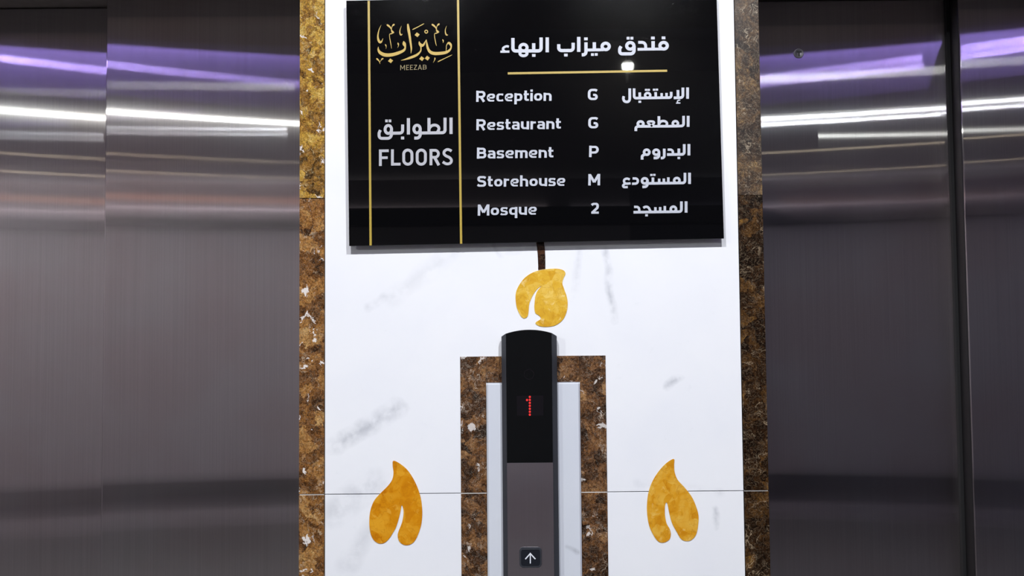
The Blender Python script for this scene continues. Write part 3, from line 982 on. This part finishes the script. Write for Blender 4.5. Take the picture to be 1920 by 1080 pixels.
a = Script(1155, 367, 12.8)
a.line([(1682, 134), (1682, 406)], 68)
a.line([(1570, 136), (1570, 382), (420, 396)], 64, 56)
a.ring(1377, 322, 64, 60, 60)
a.line([(1172, 246), (1172, 386)], 62); a.line([(1060, 272), (1060, 388)], 60); a.line([(946, 275), (946, 388)], 60)
a.curve([(655, 292), (700, 268), (755, 270), (795, 305), (815, 350), (840, 385)], 58)
a.dot(734, 470, 66, 52)
a.line([(434, 268), (552, 268), (562, 390)], 58, 62)
a.done('arabic_entry', 'white_print', 'Arabic word for mosque')

# --- left column
a = Script(695, 210, 9.394)
a.line([(1415, 99), (1415, 387)], 56)
a.line([(1310, 100), (1310, 364), (890, 370)], 54, 50)
a.line([(1027, 104), (1027, 368)], 54)
a.curve([(1027, 300), (1065, 248), (1130, 230), (1185, 252), (1202, 300), (1172, 362)], 50)
a.ring(817, 300, 56, 68, 52)
a.line([(872, 300), (872, 458), (768, 460)], 54, 62)
a.line([(665, 108), (665, 396)], 56)
a.line([(563, 220), (563, 370), (340, 374)], 54, 50)
a.dot(562, 458, 56, 50)
a.ring(311, 307, 57, 70, 52)
a.line([(366, 307), (366, 464), (150, 464), (147, 370), (172, 318)], 52, 70)
a.dot(279, 157, 46, 48); a.dot(340, 157, 46, 48)
a.done('arabic_heading', 'grey_print', 'grey Arabic word for floors')
a = Script(695, 210, 9.394)
a.line([(171, 660), (171, 950)], 50); a.line([(146, 684), (318, 682)], 48); a.line([(171, 806), (300, 804)], 46)
a.line([(383, 658), (383, 944)], 50); a.line([(360, 920), (526, 918)], 48)
for x0, x1 in ((582, 727), (819, 964)):
    pts = []
    r = (x1 - x0) / 2; cx = (x0 + x1) / 2
    for k in range(17):
        t_ = math.pi * k / 16
        pts.append((cx + r * math.cos(t_), 670 + r - r * math.sin(t_)))
    for k in range(17):
        t_ = math.pi * k / 16
        pts.append((cx - r * math.cos(t_), 920 - r + r * math.sin(t_)))
    a.ink.stroke([a.p(*q) for q in pts], a.w(50), True)
a.line([(1062, 653), (1062, 938)], 50)
a.line([(1062, 675), (1193, 675), (1193, 798), (1062, 798)], 48, 62)
a.line([(1125, 798), (1202, 938)], 52)
a.curve([(1425, 690), (1390, 668), (1345, 662), (1300, 690), (1292, 735), (1325, 772), (1385, 800), (1420, 840), (1415, 885), (1375, 912), (1325, 910), (1270, 878)], 48)
a.done('heading_text', 'grey_print', 'grey capitals FLOORS')

# --- Latin entries
h = 0.115
G = {
    'R': (0.86, [([(h, 0), (h, 1)], 0), ([(h, 1 - h), (.73, 1 - h), (.73, .44), (h, .44)], .23), ([(.42, .46), (.72, 0)], 0)]),
    'e': (0.75, [([(h, .35), (.635, .35), (.635, .645), (h, .645), (h, .085), (.67, .085)], .24)]),
    'c': (0.66, [([(.62, .60), (.5, .645), (h, .645), (h, .085), (.5, .085), (.62, .13)], .24)]),
    'p': (0.74, [([(h, .73), (h, -.27)], 0), ([(h, .615), (.625, .615), (.625, h), (h, h)], .2)]),
    'q': (0.74, [([(.625, .73), (.625, -.27)], 0), ([(.625, .615), (h, .615), (h, h), (.625, h)], .2)]),
    't': (0.48, [([(.17, .95), (.17, h), (.47, h)], .12), ([(0, .625), (.46, .625)], 0)]),
    'i': (0.23, [([(h, 0), (h, .73)], 0), ([(h, .84), (h, 1.04)], 0)]),
    'o': (0.75, 'o'),
    'n': (0.74, [([(h, 0), (h, .73)], 0), ([(h, .615), (.625, .615), (.625, 0)], .2)]),
    'm': (1.12, [([(h, 0), (h, .73)], 0), ([(h, .615), (.56, .615), (.56, 0)], .16), ([(.56, .615), (1.005, .615), (1.005, 0)], .16)]),
    's': (0.66, [([(.61, .59), (.5, .65), (.115, .65), (.115, .39), (.55, .34), (.55, .08), (.13, .08), (.04, .145)], .13)]),
    'a': (0.70, [([(.08, .60), (.18, .65), (.585, .65), (.585, 0)], .2), ([(.585, .385), (.115, .385), (.115, .085), (.585, .085)], .14)]),
    'u': (0.74, [([(h, .73), (h, h), (.625, h)], .2), ([(.625, .73), (.625, 0)], 0)]),
    'r': (0.50, [([(h, 0), (h, .73)], 0), ([(h, .45), (.18, .615), (.49, .615)], .12)]),
    'h': (0.74, [([(h, 0), (h, 1)], 0), ([(h, .615), (.625, .615), (.625, 0)], .2)]),
    'B': (0.85, [([(h, 0), (h, 1)], 0), ([(h, 1 - h), (.69, 1 - h), (.69, .52), (h, .52)], .18), ([(h, .52), (.735, .52), (.735, h), (h, h)], .2)]),
    'S': (0.84, [([(.77, .80), (.62, 1 - h), (.13, 1 - h), (.13, .56), (.71, .46), (.71, h), (.18, h), (.05, .2)], .2)]),
    'M': (1.04, [([(h, 0), (h, 1)], 0), ([(h + .02, .95), (.52, .28)], 0), ([(.52, .28), (.905, .95)], 0), ([(.925, 0), (.925, 1)], 0)]),
    'G': (0.86, [([(.78, .80), (.66, 1 - h), (h, 1 - h), (h, h), (.745, h), (.745, .46), (.46, .46)], .25)]),
    'P': (0.86, [([(h, 0), (h, 1)], 0), ([(h, 1 - h), (.745, 1 - h), (.745, .40), (h, .40)], .24)]),
    '2': (0.72, [([(.07, .78), (.2, 1 - h), (.6, 1 - h), (.6, .55), (.12, h)], .2), ([(.04, h), (.72, h)], 0)]),
    'E': (0.62, [([(h, 0), (h, 1)], 0), ([(h, .93), (.62, .93)], 0), ([(h, .5), (.56, .5)], 0), ([(h, .07), (.62, .07)], 0)]),
    'Z': (0.70, [([(.02, .93), (.66, .93)], 0), ([(.62, .93), (.07, .07)], 0), ([(.02, .07), (.68, .07)], 0)]),
    'A': (0.80, [([(.05, 0), (.4, .98)], 0), ([(.4, .98), (.75, 0)], 0), ([(.17, .30), (.63, .30)], 0)]),
}


def latin(name, text, x0, x1, yl, yr, cap, mat, label=None, wt=0.225, gap=0.115):
    total = sum(G[c][0] for c in text) + gap * (len(text) - 1)
    kx = (x1 - x0) / total
    ink = Ink(YI)

    def pt(u, v):
        px = x0 + u * kx
        f = (px - x0) / max(x1 - x0, 1e-6)
        sl = (yr - yl) / max(x1 - x0, 1) if len(text) > 1 else -0.016
        return at(px - sl * v * cap, yl + sl * (px - x0) - v * cap, YI)
    def nib(q, c, closed=False):
        # level strokes are drawn thinner than upright ones
        low = 0.64 if c in 'aecs' else 0.74 if c.islower() else 0.84
        out = []
        for i in range(len(q)):
            a = q[i - 1] if (i or closed) else q[i]
            b = q[(i + 1) % len(q)] if (i < len(q) - 1 or closed) else q[i]
            d = Vector((b[0] - a[0], b[1] - a[1]))
            d = d.normalized() if d.length else Vector((0, 1))
            out.append(wt * (low + (1 - low) * abs(d.y)))
        return out
    u = 0.0
    for c in text:
        wd, strokes = G[c]
        if strokes == 'o':
            q = [(wd / 2 + .26 * math.copysign(abs(math.cos(t)) ** .85, math.cos(t)), .365 + .25 * math.copysign(abs(math.sin(t)) ** .85, math.sin(t)))
                 for t in (2 * math.pi * k / 32 for k in range(32))]
            ink.stroke([pt(u + p, v) for p, v in q], [k * cap * ss for k in nib(q, c, True)], True)
        else:
            for pts, r in strokes:
                q = fillet(pts, r) if r else pts
                ink.stroke([pt(u + p, v) for p, v in q], [k * cap * ss for k in nib(q, c)])
        u += wd + gap
    return obj(name, ink.bm, P[mat], sign, solid=0.0004, label=label)


for text, x0, x1, yl, yr in (('Reception', 892.7, 1034.2, 191.0, 189.0), ('Restaurant', 893.0, 1051.8, 244.2, 241.6), ('Basement', 894.0, 1037.8, 297.5, 295.6),
                             ('Storehouse', 894.4, 1059.7, 350.6, 348.6), ('Mosque', 895.6, 1006.3, 404.4, 402.6)):
    latin('entry_text', text, x0, x1, yl, yr, 20.8, 'white_print', 'white word ' + text)
for text, x0, x1, y, cap in (('G', 1101.9, 1120.8, 188.2, 22.0), ('G', 1102.7, 1121.7, 241.2, 22.0), ('P', 1104.4, 1122.5, 294.6, 21.4), ('M', 1102.8, 1125.2, 347.8, 21.4), ('2', 1107.7, 1122.7, 401.3, 21.4)):
    latin('floor_letter', text, x0, x1, y, y, cap, 'white_print', 'white floor mark ' + text)
latin('emblem_text', 'MEEZAB', 750.0, 800.2, 131.6, 130.6, 9.6, 'gold_dim', 'small dull gold capitals under the emblem', 0.12, 0.17)
